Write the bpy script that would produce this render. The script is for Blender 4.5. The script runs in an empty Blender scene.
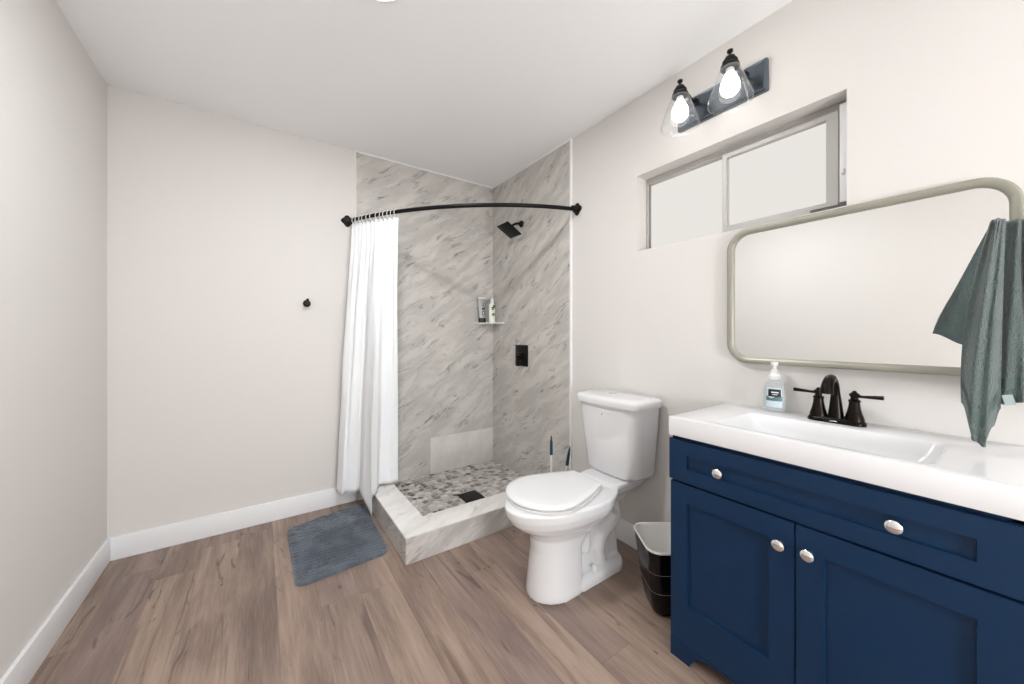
import bpy, bmesh, math, random
from mathutils import Vector, Matrix, noise as mnoise
PI = math.pi
random.seed(7)
sc = bpy.context.scene
C = sc.collection

# ------------------------------------------------------------------ camera, world, lights, exposure
cam_d = bpy.data.cameras.new('camera')
cam_d.sensor_width = 36.0
cam_d.lens = 361.68 * 36.0 / 1024.0
cam_d.shift_y = -(342 - 333.71) / 1024.0
cam_d.clip_start = 0.02
cam = bpy.data.objects.new('camera', cam_d); C.objects.link(cam)
cam.location = (-1.6748, -2.706, 1.165)
cam.rotation_euler = (PI / 2, 0, -0.6056)
sc.camera = cam

world = bpy.data.worlds.new('overcast_sky'); sc.world = world
world.use_nodes = True
wn = world.node_tree.nodes; wl = world.node_tree.links
bg = wn['Background']; bg.inputs['Color'].default_value = (1.0, 0.985, 0.965, 1)
bg.inputs['Strength'].default_value = 0.80

sc.view_settings.view_transform = 'Standard'
sc.view_settings.look = 'None'
sc.view_settings.gamma = 1.0
sc.view_settings.use_curve_mapping = False
sc.view_settings.exposure = 0.18

CEIL_W = 18.0        # flush ceiling lamp
FILL_GLOBE = 85.0        # emission strength of the unseen fill lamp added behind the camera
BULB = 5.5          # emission strength of each vanity bulb

ROOM_W, ROOM_H, ROOM_Y = 2.326, 2.443, -4.70
LAMPX, LAMPY = -1.347, -1.386
ld = bpy.data.lights.new('ceiling_lamp_light', 'AREA'); ld.shape = 'DISK'; ld.size = 0.21; ld.energy = CEIL_W; ld.color = (0.96, 0.98, 1.0)
lo = bpy.data.objects.new('ceiling_lamp_light', ld); C.objects.link(lo); lo.location = (LAMPX, LAMPY, ROOM_H - 0.010)

# ------------------------------------------------------------------ helpers
def s2l(c):
    def f(v):
        v /= 255.0
        return v / 12.92 if v <= 0.04045 else ((v + 0.055) / 1.055) ** 2.4
    return (f(c[0]), f(c[1]), f(c[2]), 1.0)

def mat(name, col, rough=0.5, metal=0.0, bump=None, vary=0.0, **kw):
    m = bpy.data.materials.new(name); m.use_nodes = True
    nt = m.node_tree; b = nt.nodes['Principled BSDF']
    c = s2l(col)
    b.inputs['Base Color'].default_value = c
    b.inputs['Roughness'].default_value = rough
    b.inputs['Metallic'].default_value = metal
    for k, v in kw.items():
        b.inputs[k].default_value = v
    tc = nt.nodes.new('ShaderNodeTexCoord')
    no = nt.nodes.new('ShaderNodeTexNoise'); no.inputs['Scale'].default_value = (bump[0] if bump else 6.0)
    no.inputs['Detail'].default_value = 4
    nt.links.new(tc.outputs['Object'], no.inputs['Vector'])
    if vary:
        no2 = nt.nodes.new('ShaderNodeTexNoise'); no2.inputs['Scale'].default_value = 3.0; no2.inputs['Detail'].default_value = 3
        nt.links.new(tc.outputs['Object'], no2.inputs['Vector'])
        mx = nt.nodes.new('ShaderNodeMix'); mx.data_type = 'RGBA'
        mx.inputs['A'].default_value = tuple(x * (1 - vary) for x in c[:3]) + (1,)
        mx.inputs['B'].default_value = tuple(min(1, x * (1 + vary)) for x in c[:3]) + (1,)
        nt.links.new(no2.outputs['Fac'], mx.inputs['Factor'])
        nt.links.new(mx.outputs['Result'], b.inputs['Base Color'])
    if bump:
        bp = nt.nodes.new('ShaderNodeBump'); bp.inputs['Strength'].default_value = bump[1]
        bp.inputs['Distance'].default_value = bump[2] if len(bump) > 2 else 0.002
        nt.links.new(no.outputs['Fac'], bp.inputs['Height'])
        nt.links.new(bp.outputs['Normal'], b.inputs['Normal'])
    else:
        rr = nt.nodes.new('ShaderNodeMapRange')
        rr.inputs['To Min'].default_value = max(0, rough - 0.03); rr.inputs['To Max'].default_value = min(1, rough + 0.03)
        nt.links.new(no.outputs['Fac'], rr.inputs['Value']); nt.links.new(rr.outputs['Result'], b.inputs['Roughness'])
    return m

class NB:
    """tiny node builder"""
    def __init__(s, name):
        s.m = bpy.data.materials.new(name); s.m.use_nodes = True
        s.nt = s.m.node_tree; s.b = s.nt.nodes['Principled BSDF']
        tc = s.nt.nodes.new('ShaderNodeTexCoord')
        g = s.nt.nodes.new('ShaderNodeNewGeometry')
        sp = s.nt.nodes.new('ShaderNodeSeparateXYZ'); s.nt.links.new(g.outputs['Position'], sp.inputs[0])
        s.x, s.y, s.z = sp.outputs[0], sp.outputs[1], sp.outputs[2]
        s.pos = g.outputs['Position']
    def put(s, v, sock):
        if hasattr(v, 'links') or isinstance(v, bpy.types.NodeSocket): s.nt.links.new(v, sock)
        else: sock.default_value = v
    def math(s, op, a, b=0.0, c=0.0, clamp=False):
        n = s.nt.nodes.new('ShaderNodeMath'); n.operation = op; n.use_clamp = clamp
        s.put(a, n.inputs[0]); s.put(b, n.inputs[1])
        if op in ('MULTIPLY_ADD', 'SMOOTH_MIN', 'COMPARE'): s.put(c, n.inputs[2])
        return n.outputs[0]
    def vec(s, x, y, z=0.0):
        n = s.nt.nodes.new('ShaderNodeCombineXYZ')
        s.put(x, n.inputs[0]); s.put(y, n.inputs[1]); s.put(z, n.inputs[2]); return n.outputs[0]
    def noise(s, v, scale, detail=4, rough=0.5, dist=0.0):
        n = s.nt.nodes.new('ShaderNodeTexNoise')
        n.inputs['Scale'].default_value = scale; n.inputs['Detail'].default_value = detail
        n.inputs['Roughness'].default_value = rough; n.inputs['Distortion'].default_value = dist
        s.nt.links.new(v, n.inputs['Vector']); return n.outputs['Fac']
    def white(s, v):
        n = s.nt.nodes.new('ShaderNodeTexWhiteNoise'); n.noise_dimensions = '3D'
        s.nt.links.new(v, n.inputs['Vector']); return n.outputs['Value']
    def rng(s, v, a, b, c=0.0, d=1.0, smooth=True):
        n = s.nt.nodes.new('ShaderNodeMapRange')
        n.interpolation_type = 'SMOOTHSTEP' if smooth else 'LINEAR'
        s.put(v, n.inputs['Value'])
        for k, q in zip(('From Min', 'From Max', 'To Min', 'To Max'), (a, b, c, d)): n.inputs[k].default_value = q
        return n.outputs['Result']
    def mix(s, f, a, b, mode='MIX'):
        n = s.nt.nodes.new('ShaderNodeMix'); n.data_type = 'RGBA'; n.blend_type = mode
        s.put(f, n.inputs['Factor']); s.put(a, n.inputs['A']); s.put(b, n.inputs['B']); return n.outputs['Result']
    def bump(s, h, strength, dist):
        n = s.nt.nodes.new('ShaderNodeBump'); n.inputs['Strength'].default_value = strength
        n.inputs['Distance'].default_value = dist; s.nt.links.new(h, n.inputs['Height'])
        s.nt.links.new(n.outputs['Normal'], s.b.inputs['Normal'])

# ------------------------------------------------------------------ materials
WALL = mat('wall_paint', (219, 215, 211), 0.75, bump=(180, 0.06, 0.001))
CEILM = mat('ceiling_paint', (248, 248, 248), 0.85, bump=(120, 0.1, 0.001))
TRIMW = mat('white_trim_paint', (238, 239, 240), 0.4)
EDGE = mat('white_edge_trim', (240, 240, 238), 0.35)
PORC = mat('white_porcelain', (228, 228, 229), 0.12, **{'Coat Weight': 0.5, 'Coat Roughness': 0.05})
SEATM = mat('white_plastic_seat', (230, 230, 230), 0.22)
BLACKM = mat('matte_black_metal', (16, 14, 13), 0.38, 0.6)
BRONZE = mat('dark_bronze_metal', (26, 21, 18), 0.30, 0.85, **{'Specular IOR Level': 0.6})
CHROME = mat('polished_chrome', (235, 235, 235), 0.10, 1.0)
NAVY = mat('navy_cabinet_paint', (12, 42, 72), 0.38, vary=0.03, **{'Specular IOR Level': 0.28})
DARKGAP = mat('dark_cabinet_recess', (10, 14, 22), 0.6)
COUNTER = mat('white_cultured_marble', (226, 226, 227), 0.18, vary=0.012)
ALU = mat('brushed_aluminium', (178, 175, 171), 0.4, 0.12)
ALUD = mat('dark_window_seal', (92, 88, 82), 0.6)
MFRAME = mat('champagne_mirror_frame', (156, 154, 141), 0.38, 0.4)
MIRROR = mat('mirror_glass', (245, 246, 245), 0.0, 1.0)
MIRROR.node_tree.nodes['Principled BSDF'].inputs['Roughness'].default_value = 0.0
for l in list(MIRROR.node_tree.links):
    if l.to_socket.name == 'Roughness': MIRROR.node_tree.links.remove(l)
CURTAIN = mat('white_curtain_fabric', (240, 242, 244), 0.8, bump=(400, 0.15, 0.0006))
TOWEL = mat('grey_green_terry', (78, 92, 89), 0.95, bump=(260, 1.0, 0.006), vary=0.12, **{'Sheen Weight': 0.4})
TOWELB = mat('grey_green_woven_band', (76, 90, 87), 0.85, bump=(900, 0.4, 0.001))
TAGM = mat('pale_care_tag', (160, 174, 176), 0.7)
BINOUT = mat('glossy_black_plastic', (10, 7, 7), 0.2, **{'Specular IOR Level': 0.3})
BINLINE = mat('pale_ring_line', (120, 116, 112), 0.4)
LINER = mat('white_bin_liner', (232, 230, 226), 0.4)
TEAL = mat('dark_teal_plastic', (12, 62, 74), 0.35)
WHITEP = mat('white_plastic', (236, 236, 234), 0.35)
BRISTLE = mat('white_bristles', (225, 225, 220), 0.9, bump=(300, 0.8, 0.003))
RUBBER = mat('black_rubber', (18, 18, 20), 0.55)
FOAMW = mat('glossy_white_shelf', (240, 240, 240), 0.2)
LBLACK = mat('black_label', (22, 20, 26), 0.4)
LTEAL = mat('grey_teal_label', (88, 120, 122), 0.4, vary=0.3)
LPALE = mat('pale_blue_label', (200, 214, 224), 0.4)
LTEXT = mat('white_print', (225, 225, 228), 0.5)
SILVER = mat('silver_tube', (170, 172, 172), 0.35, 0.3)
GREENP = mat('dark_green_print', (46, 62, 50), 0.5)
CREAM = mat('cream_bottle', (228, 230, 218), 0.35)
PLATE = mat('smoked_steel_plate', (98, 106, 116), 0.22, 0.9)
SOCKETM = mat('black_socket', (20, 20, 20), 0.35, 0.5)
SILG = mat('brushed_knob_silver', (232, 232, 232), 0.12, 1.0)

def glass_mat(name, tint, gloss_ior=1.45, body=0.0, gl_rough=0.03, edge=0.6):
    m = bpy.data.materials.new(name); m.use_nodes = True
    nt = m.node_tree; nt.nodes.remove(nt.nodes['Principled BSDF'])
    out = nt.nodes['Material Output']
    tr = nt.nodes.new('ShaderNodeBsdfTransparent'); tr.inputs['Color'].default_value = tint
    gl = nt.nodes.new('ShaderNodeBsdfGlossy'); gl.inputs['Roughness'].default_value = gl_rough
    lw = nt.nodes.new('ShaderNodeLayerWeight'); lw.inputs['Blend'].default_value = 0.5
    pw_ = nt.nodes.new('ShaderNodeMath'); pw_.operation = 'POWER'; pw_.inputs[1].default_value = 3.5; nt.links.new(lw.outputs['Facing'], pw_.inputs[0])
    fr = nt.nodes.new('ShaderNodeMath'); fr.operation = 'MULTIPLY_ADD'; fr.inputs[1].default_value = edge; fr.inputs[2].default_value = ((gloss_ior - 1) / (gloss_ior + 1)) ** 2
    nt.links.new(pw_.outputs[0], fr.inputs[0])
    mx = nt.nodes.new('ShaderNodeMixShader')
    nt.links.new(fr.outputs[0], mx.inputs[0]); nt.links.new(tr.outputs[0], mx.inputs[1]); nt.links.new(gl.outputs[0], mx.inputs[2])
    last = mx.outputs[0]
    if body:
        df = nt.nodes.new('ShaderNodeBsdfDiffuse'); df.inputs['Color'].default_value = (0.9, 0.93, 0.95, 1)
        m2 = nt.nodes.new('ShaderNodeMixShader'); m2.inputs[0].default_value = body
        nt.links.new(last, m2.inputs[1]); nt.links.new(df.outputs[0], m2.inputs[2]); last = m2.outputs[0]
    nt.links.new(last, out.inputs['Surface'])
    return m
GLASS = glass_mat('clear_shade_glass', (0.97, 0.98, 0.98, 1), 1.5, 0.03)
PANE = glass_mat('window_pane_glass', (0.95, 0.94, 0.925, 1), 1.0, gl_rough=0.4, edge=0.05)
SOAPB = glass_mat('clear_soap_bottle', (0.90, 0.93, 0.93, 1), 1.45, 0.22)

def emit(name, col, st):
    m = bpy.data.materials.new(name); m.use_nodes = True
    b = m.node_tree.nodes['Principled BSDF']
    b.inputs['Base Color'].default_value = (0.9, 0.9, 0.9, 1); b.inputs['Roughness'].default_value = 0.6
    b.inputs['Emission Color'].default_value = col; b.inputs['Emission Strength'].default_value = st
    return m
BULBM = emit('lit_bulb', (1.0, 0.985, 0.96, 1), BULB)
DIFFUSER = emit('lit_diffuser', (1.0, 0.99, 0.975, 1), 3.0)
FILL_GLOBEM = emit('fill_lamp_glow', (0.945, 0.975, 1.0, 1), FILL_GLOBE)

def floor_mat():
    n = NB('vinyl_wood_planks'); W, L = 0.155, 1.22
    xs = n.math('DIVIDE', n.math('ADD', n.x, 1.621), W)
    row = n.math('FLOOR', xs); fx = n.math('FRACT', xs)
    off = n.math('MULTIPLY', n.white(n.vec(row, 3.7, 1.3)), L)
    ys = n.math('DIVIDE', n.math('ADD', n.y, off), L)
    idx = n.math('FLOOR', ys); fy = n.math('FRACT', ys)
    r1 = n.white(n.vec(row, idx, 0.5)); r2 = n.white(n.vec(idx, row, 9.1))
    px = n.math('ADD', n.x, n.math('MULTIPLY', r1, 37.0)); py = n.math('ADD', n.y, n.math('MULTIPLY', r2, 53.0))
    big = n.noise(n.vec(n.math('MULTIPLY', px, 6.0), n.math('MULTIPLY', py, 0.9)), 1.6, 5, 0.55, 0.6)
    grain = n.noise(n.vec(n.math('MULTIPLY', px, 60.0), n.math('MULTIPLY', py, 2.5)), 1.0, 5, 0.6, 0.3)
    fine = n.noise(n.vec(n.math('MULTIPLY', px, 260.0), n.math('MULTIPLY', py, 9.0)), 1.0, 3, 0.6)
    knots = n.noise(n.vec(n.math('MULTIPLY', px, 12.0), n.math('MULTIPLY', py, 2.6)), 1.3, 4, 0.55, 1.6)
    kn = n.rng(knots, 0.61, 0.72)
    streak = n.noise(n.vec(n.math('MULTIPLY', px, 22.0), n.math('MULTIPLY', py, 1.2)), 1.0, 3, 0.5, 0.9)
    st = n.rng(streak, 0.60, 0.74)
    c = n.mix(n.rng(big, 0.32, 0.68), s2l((118, 98, 88)), s2l((166, 144, 128)))
    c = n.mix(n.rng(grain, 0.3, 0.7, 0.0, 0.42), c, s2l((104, 86, 78)))
    c = n.mix(n.rng(fine, 0.3, 0.7, 0.0, 0.22), c, s2l((184, 164, 148)))
    c = n.mix(n.math('MULTIPLY', st, 0.62), c, s2l((90, 70, 62)))
    c = n.mix(n.math('MULTIPLY', kn, 0.75), c, s2l((66, 50, 45)))
    tone = n.rng(r1, 0, 1, 0.86, 1.08, False)
    c = n.mix(1.0, c, n.vec(tone, tone, tone), 'MULTIPLY')
    c = n.mix(n.rng(r2, 0.55, 1.0, 0.0, 0.30), c, s2l((130, 112, 112)))
    ex = n.math('MINIMUM', fx, n.math('SUBTRACT', 1.0, fx))
    ey = n.math('MINIMUM', fy, n.math('SUBTRACT', 1.0, fy))
    jx = n.rng(ex, 0.0, 0.012, 1.0, 0.0); jy = n.rng(ey, 0.0, 0.0018, 1.0, 0.0)
    j = n.math('MAXIMUM', jx, jy)
    c = n.mix(n.math('MULTIPLY', j, 0.3), c, s2l((70, 56, 50)))
    n.put(c, n.b.inputs['Base Color']); n.put(n.rng(grain, 0.2, 0.8, 0.38, 0.52), n.b.inputs['Roughness'])
    h = n.math('SUBTRACT', n.math('MULTIPLY', grain, 0.3), j)
    n.bump(h, 0.25, 0.0012)
    return n.m
FLOOR = floor_mat()

def marble(name, mode='wall', patch=False, dark=0.75, base=(194, 190, 184), vein=(128, 125, 123), light=(206, 202, 196)):
    n = NB(name)
    if mode == 'wall':
        U = n.math('SUBTRACT', n.x, n.y); V = n.z
    else:
        U = n.math('ADD', n.x, n.math('MULTIPLY', n.z, 0.7)); V = n.math('SUBTRACT', n.y, n.math('MULTIPLY', n.z, 0.7))
    W, H = 0.575, 0.287
    vs = n.math('DIVIDE', n.math('SUBTRACT', V, 0.06), H); row = n.math('FLOOR', vs); fv = n.math('FRACT', vs)
    sh = n.math('MULTIPLY', n.math('FLOORED_MODULO', row, 2.0), 0.5)
    us = n.math('ADD', n.math('DIVIDE', n.math('ADD', U, 0.585), W), sh); col = n.math('FLOOR', us); fu = n.math('FRACT', us)
    r = n.white(n.vec(row, col, 2.2)); r2 = n.white(n.vec(col, row, 5.2))
    a = math.radians(33)
    # along-vein and across-vein coordinates
    al = n.math('ADD', n.math('MULTIPLY', U, math.cos(a)), n.math('MULTIPLY', V, math.sin(a)))
    ac = n.math('SUBTRACT', n.math('MULTIPLY', V, math.cos(a)), n.math('MULTIPLY', U, math.sin(a)))
    warp = n.noise(n.vec(n.math('MULTIPLY', al, 1.0), n.math('MULTIPLY', ac, 1.6)), 5.0, 3, 0.5)
    ac2 = n.math('ADD', ac, n.math('MULTIPLY', n.math('SUBTRACT', warp, 0.5), 0.10))
    cloud = n.noise(n.vec(n.math('MULTIPLY', al, 2.2), n.math('MULTIPLY', ac2, 9.0)), 1.4, 5, 0.6, 0.3)
    v1 = n.noise(n.vec(n.math('MULTIPLY', al, 3.0), n.math('MULTIPLY', ac2, 17.0)), 1.0, 4, 0.55, 0.5)
    mask = n.noise(n.vec(n.math('MULTIPLY', al, 5.0), n.math('MULTIPLY', ac2, 9.0), 4.0), 1.0, 3, 0.6)
    l1 = n.rng(n.math('ABSOLUTE', n.math('SUBTRACT', v1, 0.5)), 0.0, 0.040, 1.0, 0.0)
    l1 = n.math('MULTIPLY', l1, n.rng(mask, 0.47, 0.63))
    v2 = n.noise(n.vec(n.math('MULTIPLY', al, 5.0), n.math('MULTIPLY', ac2, 36.0), 8.0), 1.0, 3, 0.6, 0.4)
    m2 = n.noise(n.vec(n.math('MULTIPLY', al, 7.0), n.math('MULTIPLY', ac2, 12.0), 14.0), 1.0, 2, 0.6)
    l2 = n.math('MULTIPLY', n.rng(v2, 0.58, 0.70), n.rng(m2, 0.48, 0.60))
    c = n.mix(n.rng(cloud, 0.36, 0.66), s2l(base), s2l(light))
    c = n.mix(n.math('MULTIPLY', n.rng(cloud, 0.62, 0.40), 0.14), c, s2l(vein))
    c = n.mix(n.math('MULTIPLY', l1, 0.66), c, s2l(vein))
    c = n.mix(n.math('MULTIPLY', l2, dark), c, s2l((104, 101, 100)))
    if patch:
        inx = n.math('MULTIPLY', n.math('GREATER_THAN', n.x, -0.585), n.math('LESS_THAN', n.z, 0.347))
        inx = n.math('MULTIPLY', inx, n.math('LESS_THAN', n.x, -0.012))
        c2 = n.mix(n.rng(n.noise(n.pos, 9.0, 4, 0.6), 0.3, 0.7), s2l((212, 209, 203)), s2l((224, 221, 216)))
        c = n.mix(inx, c, c2)
    eu = n.math('MULTIPLY', n.math('MINIMUM', fu, n.math('SUBTRACT', 1.0, fu)), W)
    ev = n.math('MULTIPLY', n.math('MINIMUM', fv, n.math('SUBTRACT', 1.0, fv)), H)
    g = n.rng(n.math('MINIMUM', eu, ev), 0.0006, 0.0016, 1.0, 0.0)
    if mode == 'wall':
        c = n.mix(n.math('MULTIPLY', g, 0.22), c, s2l((212, 210, 206)))
    n.put(c, n.b.inputs['Base Color']); n.b.inputs['Roughness'].default_value = 0.28
    if mode == 'wall':
        n.bump(n.math('SUBTRACT', 1.0, g), 0.15, 0.001)
    return n.m
MARB = marble('grey_marble_tile_back', patch=True)
MARR = marble('grey_marble_tile_side')
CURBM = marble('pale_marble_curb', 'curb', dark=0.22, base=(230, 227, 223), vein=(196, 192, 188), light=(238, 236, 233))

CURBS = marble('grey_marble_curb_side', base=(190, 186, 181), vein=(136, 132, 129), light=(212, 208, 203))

def pebble_mat():
    n = NB('pebble_mosaic')
    mp = n.nt.nodes.new('ShaderNodeMapping'); mp.inputs['Scale'].default_value = (1.0, 1.15, 1)
    wv = n.nt.nodes.new('ShaderNodeVectorMath'); wv.operation = 'ADD'
    nn = n.nt.nodes.new('ShaderNodeTexNoise'); nn.inputs['Scale'].default_value = 20
    n.nt.links.new(n.pos, nn.inputs['Vector'])
    sc_ = n.nt.nodes.new('ShaderNodeVectorMath'); sc_.operation = 'SCALE'; sc_.inputs['Scale'].default_value = 0.014
    n.nt.links.new(nn.outputs['Color'], sc_.inputs[0]); n.nt.links.new(n.pos, wv.inputs[0]); n.nt.links.new(sc_.outputs[0], wv.inputs[1])
    n.nt.links.new(wv.outputs[0], mp.inputs['Vector'])
    def vor(f):
        v = n.nt.nodes.new('ShaderNodeTexVoronoi'); v.feature = f; v.voronoi_dimensions = '2D'
        v.inputs['Scale'].default_value = 24; v.inputs['Randomness'].default_value = 0.85
        n.nt.links.new(mp.outputs[0], v.inputs['Vector']); return v
    a = vor('F1'); e = vor('DISTANCE_TO_EDGE')
    sp = n.nt.nodes.new('ShaderNodeSeparateXYZ'); n.nt.links.new(a.outputs['Color'], sp.inputs[0])
    cr = n.nt.nodes.new('ShaderNodeValToRGB'); cr.color_ramp.interpolation = 'CONSTANT'
    els = [(0.0, (56, 52, 50)), (0.08, (112, 107, 102)), (0.18, (206, 201, 194)), (0.42, (168, 162, 156)), (0.58, (224, 220, 214)), (0.84, (140, 134, 129)), (0.9, (190, 184, 176))]
    r = cr.color_ramp
    r.elements[0].position = 0; r.elements[0].color = s2l(els[0][1]); r.elements[1].position = els[1][0]; r.elements[1].color = s2l(els[1][1])
    for p_, c_ in els[2:]:
        q = r.elements.new(p_); q.color = s2l(c_)
    n.nt.links.new(sp.outputs[0], cr.inputs[0])
    stone = n.rng(e.outputs['Distance'], 0.05, 0.12)
    v = n.noise(n.pos, 90, 3)
    c = n.mix(n.rng(v, 0.3, 0.7, 0, 0.3), cr.outputs[0], s2l((160, 156, 150)))
    c = n.mix(stone, s2l((190, 186, 180)), c)
    n.put(c, n.b.inputs['Base Color']); n.b.inputs['Roughness'].default_value = 0.4
    n.bump(n.rng(e.outputs['Distance'], 0.0, 0.25), 0.7, 0.006)
    return n.m
PEBBLE = pebble_mat()

def mat_mat():
    n = NB('blue_grey_shag')
    big = n.noise(n.pos, 9, 3, 0.5, 0.6); fine = n.noise(n.pos, 230, 3, 0.6)
    c = n.mix(n.rng(big, 0.35, 0.65), s2l((58, 65, 74)), s2l((90, 98, 108)))
    c = n.mix(n.rng(fine, 0.35, 0.65, 0, 0.35), c, s2l((122, 130, 138)))
    n.put(c, n.b.inputs['Base Color']); n.b.inputs['Roughness'].default_value = 0.95
    n.b.inputs['Sheen Weight'].default_value = 0.3
    n.bump(fine, 0.8, 0.004); return n.m
MATM = mat_mat()

RINGM = mat('pale_satin_ring', (232, 232, 230), 0.3, 0.1)
# ------------------------------------------------------------------ mesh helpers
def nb(): return bmesh.new()

def add_box(bm, x0, x1, y0, y1, z0, z1, bev=0.0, seg=2):
    r = bmesh.ops.create_cube(bm, size=1.0)
    vs = r['verts']
    for v in vs:
        v.co = Vector((x0 + (v.co.x + .5) * (x1 - x0), y0 + (v.co.y + .5) * (y1 - y0), z0 + (v.co.z + .5) * (z1 - z0)))
    if bev:
        es = list({e for v in vs for e in v.link_edges})
        bmesh.ops.bevel(bm, geom=es, offset=bev, segments=seg, affect='EDGES', profile=0.6)
    return bm

def box(*a, **k): return add_box(nb(), *a, **k)

def add_loft(bm, rings, cap=True, closed=True):
    R = [[bm.verts.new(p) for p in ring] for ring in rings]
    n = len(R[0])
    for a, b in zip(R[:-1], R[1:]):
        for i in range(n if closed else n - 1):
            j = (i + 1) % n
            bm.faces.new((a[i], a[j], b[j], b[i]))
    if cap and closed:
        bm.faces.new(list(reversed(R[0]))); bm.faces.new(R[-1])
    return bm

def add_lathe(bm, prof, origin=(0, 0, 0), axis=(0, 0, 1), n=32, cap=True):
    ax = Vector(axis).normalized(); q = Vector((0, 0, 1)).rotation_difference(ax); o = Vector(origin)
    rings = []
    for r, z in prof:
        rings.append([o + q @ Vector((r * math.cos(2 * PI * i / n), r * math.sin(2 * PI * i / n), z)) for i in range(n)])
    return add_loft(bm, rings, cap)

def add_tube(bm, pts, rad, n=14, cap=True, flat=1.0):
    pts = [Vector(p) for p in pts]; rings = []
    if not isinstance(rad, (list, tuple)): rad = [rad] * len(pts)
    t0 = (pts[1] - pts[0]).normalized()
    up = Vector((0, 0, 1)) if abs(t0.z) < 0.9 else Vector((1, 0, 0))
    nrm = (up - t0 * up.dot(t0)).normalized()
    for i, p in enumerate(pts):
        t = (pts[min(i + 1, len(pts) - 1)] - pts[max(i - 1, 0)]).normalized()
        nrm = (nrm - t * nrm.dot(t)).normalized(); bi = t.cross(nrm)
        rings.append([p + nrm * (rad[i] * math.cos(2 * PI * k / n)) + bi * (rad[i] * flat * math.sin(2 * PI * k / n)) for k in range(n)])
    return add_loft(bm, rings, cap)

def add_prism(bm, poly, z0, z1, to=lambda x, y, z: (x, y, z), bev=0.0):
    b = [bm.verts.new(to(x, y, z0)) for x, y in poly]; t = [bm.verts.new(to(x, y, z1)) for x, y in poly]
    n = len(poly); fs = []
    for i in range(n):
        j = (i + 1) % n; fs.append(bm.faces.new((b[i], b[j], t[j], t[i])))
    fs.append(bm.faces.new(list(reversed(b)))); fs.append(bm.faces.new(t))
    if bev:
        es = list({e for f in fs for e in f.edges})
        bmesh.ops.bevel(bm, geom=es, offset=bev, segments=2, affect='EDGES')
    return bm

def rrect(cx, cy, w, h, r, seg=8):
    out = []
    for k, (sx, sy) in enumerate(((1, 1), (-1, 1), (-1, -1), (1, -1))):
        for i in range(seg + 1):
            a = PI / 2 * k + PI / 2 * i / seg
            out.append((cx + sx * (w / 2 - r) + r * math.cos(a), cy + sy * (h / 2 - r) + r * math.sin(a)))
    return out

def bez(p0, c, p2, t): return tuple((1 - t) ** 2 * a + 2 * t * (1 - t) * b + t * t * d for a, b, d in zip(p0, c, p2))

def wloc(o):
    v = Vector((0, 0, 0))
    while o is not None:
        v += o.location; o = o.parent
    return v

def obj(name, bm, m, parent=None, smooth=True, ang=38):
    """one mesh object; geometry comes in world coordinates, origin goes to its base centre"""
    bmesh.ops.recalc_face_normals(bm, faces=bm.faces)
    me = bpy.data.meshes.new(name)
    xs = [v.co for v in bm.verts]
    lo = Vector([min(c[i] for c in xs) for i in range(3)]); hi = Vector([max(c[i] for c in xs) for i in range(3)])
    org = Vector(((lo.x + hi.x) / 2, (lo.y + hi.y) / 2, lo.z))
    bmesh.ops.translate(bm, verts=bm.verts, vec=-org)
    bm.to_mesh(me); bm.free()
    for mm in (m if isinstance(m, (list, tuple)) else [m]): me.materials.append(mm)
    if smooth:
        me.shade_smooth(); me.set_sharp_from_angle(angle=math.radians(ang))
    o = bpy.data.objects.new(name, me); C.objects.link(o)
    if parent: o.parent = parent
    o.location = org - wloc(parent)
    return o

def tag(o, label, cat, group=None):
    o['label'] = label; o['category'] = cat
    if group: o['group'] = group
    return o

def thing(name, label, cat, loc=(0, 0, 0), group=None):
    o = bpy.data.objects.new(name, None); C.objects.link(o); o.location = loc; o.empty_display_size = 0.05
    return tag(o, label, cat, group)

def struct(name, bm, m, parent=None, **k):
    o = obj(name, bm, m, parent, **k)
    if not parent: o['kind'] = 'structure'
    return o

def copy_tree(o, parent=None):
    c = o.copy(); C.objects.link(c)
    if parent: c.parent = parent
    for ch in [x for x in C.objects if x.parent == o]: copy_tree(ch, c)
    return c

# ------------------------------------------------------------------ room shell
T = 0.12
bm = box(-ROOM_W - T, T, ROOM_Y - T, T, -0.1, 0.0); struct('floor', bm, FLOOR, smooth=False)
bm = box(-ROOM_W - T, T, ROOM_Y - T, T, ROOM_H, ROOM_H + 0.1); struct('ceiling', bm, CEILM, smooth=False)
struct('wall_left', box(-ROOM_W - T, -ROOM_W, ROOM_Y, 0, 0, ROOM_H), WALL, smooth=False)
struct('wall_back', box(-ROOM_W - T, T, 0, T, 0, ROOM_H), WALL, smooth=False)
# right wall with the window opening
WY0, WY1, WZ0, WZ1 = -2.334, -1.479, 1.612, 2.019
bm = nb()
add_box(bm, 0, T, WY1, 0, 0, ROOM_H); add_box(bm, 0, T, ROOM_Y, WY0, 0, ROOM_H)
add_box(bm, 0, T, WY0, WY1, 0, WZ0); add_box(bm, 0, T, WY0, WY1, WZ1, ROOM_H)
struct('wall_right', bm, WALL, smooth=False)
# front wall (behind the camera) with a doorway
DX0, DX1 = -1.95, -1.15
bm = nb()
add_box(bm, -ROOM_W - T, DX0, ROOM_Y - T, ROOM_Y, 0, ROOM_H); add_box(bm, DX1, T, ROOM_Y - T, ROOM_Y, 0, ROOM_H)
add_box(bm, DX0, DX1, ROOM_Y - T, ROOM_Y, 2.05, ROOM_H)
struct('wall_front', bm, WALL, smooth=False)
d = struct('door_1', box(DX0, DX1, ROOM_Y - 0.06, ROOM_Y - 0.02, 0.005, 2.05, bev=0.003), TRIMW)
bm = nb(); add_lathe(bm, [(0.024, 0), (0.026, 0.006), (0.01, 0.012), (0.01, 0.035), (0.026, 0.045), (0.03, 0.06), (0.02, 0.072)], (DX0 + 0.07, ROOM_Y - 0.02, 0.95), (0, 1, 0))
obj('door_handle', bm, CHROME, d)
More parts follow.
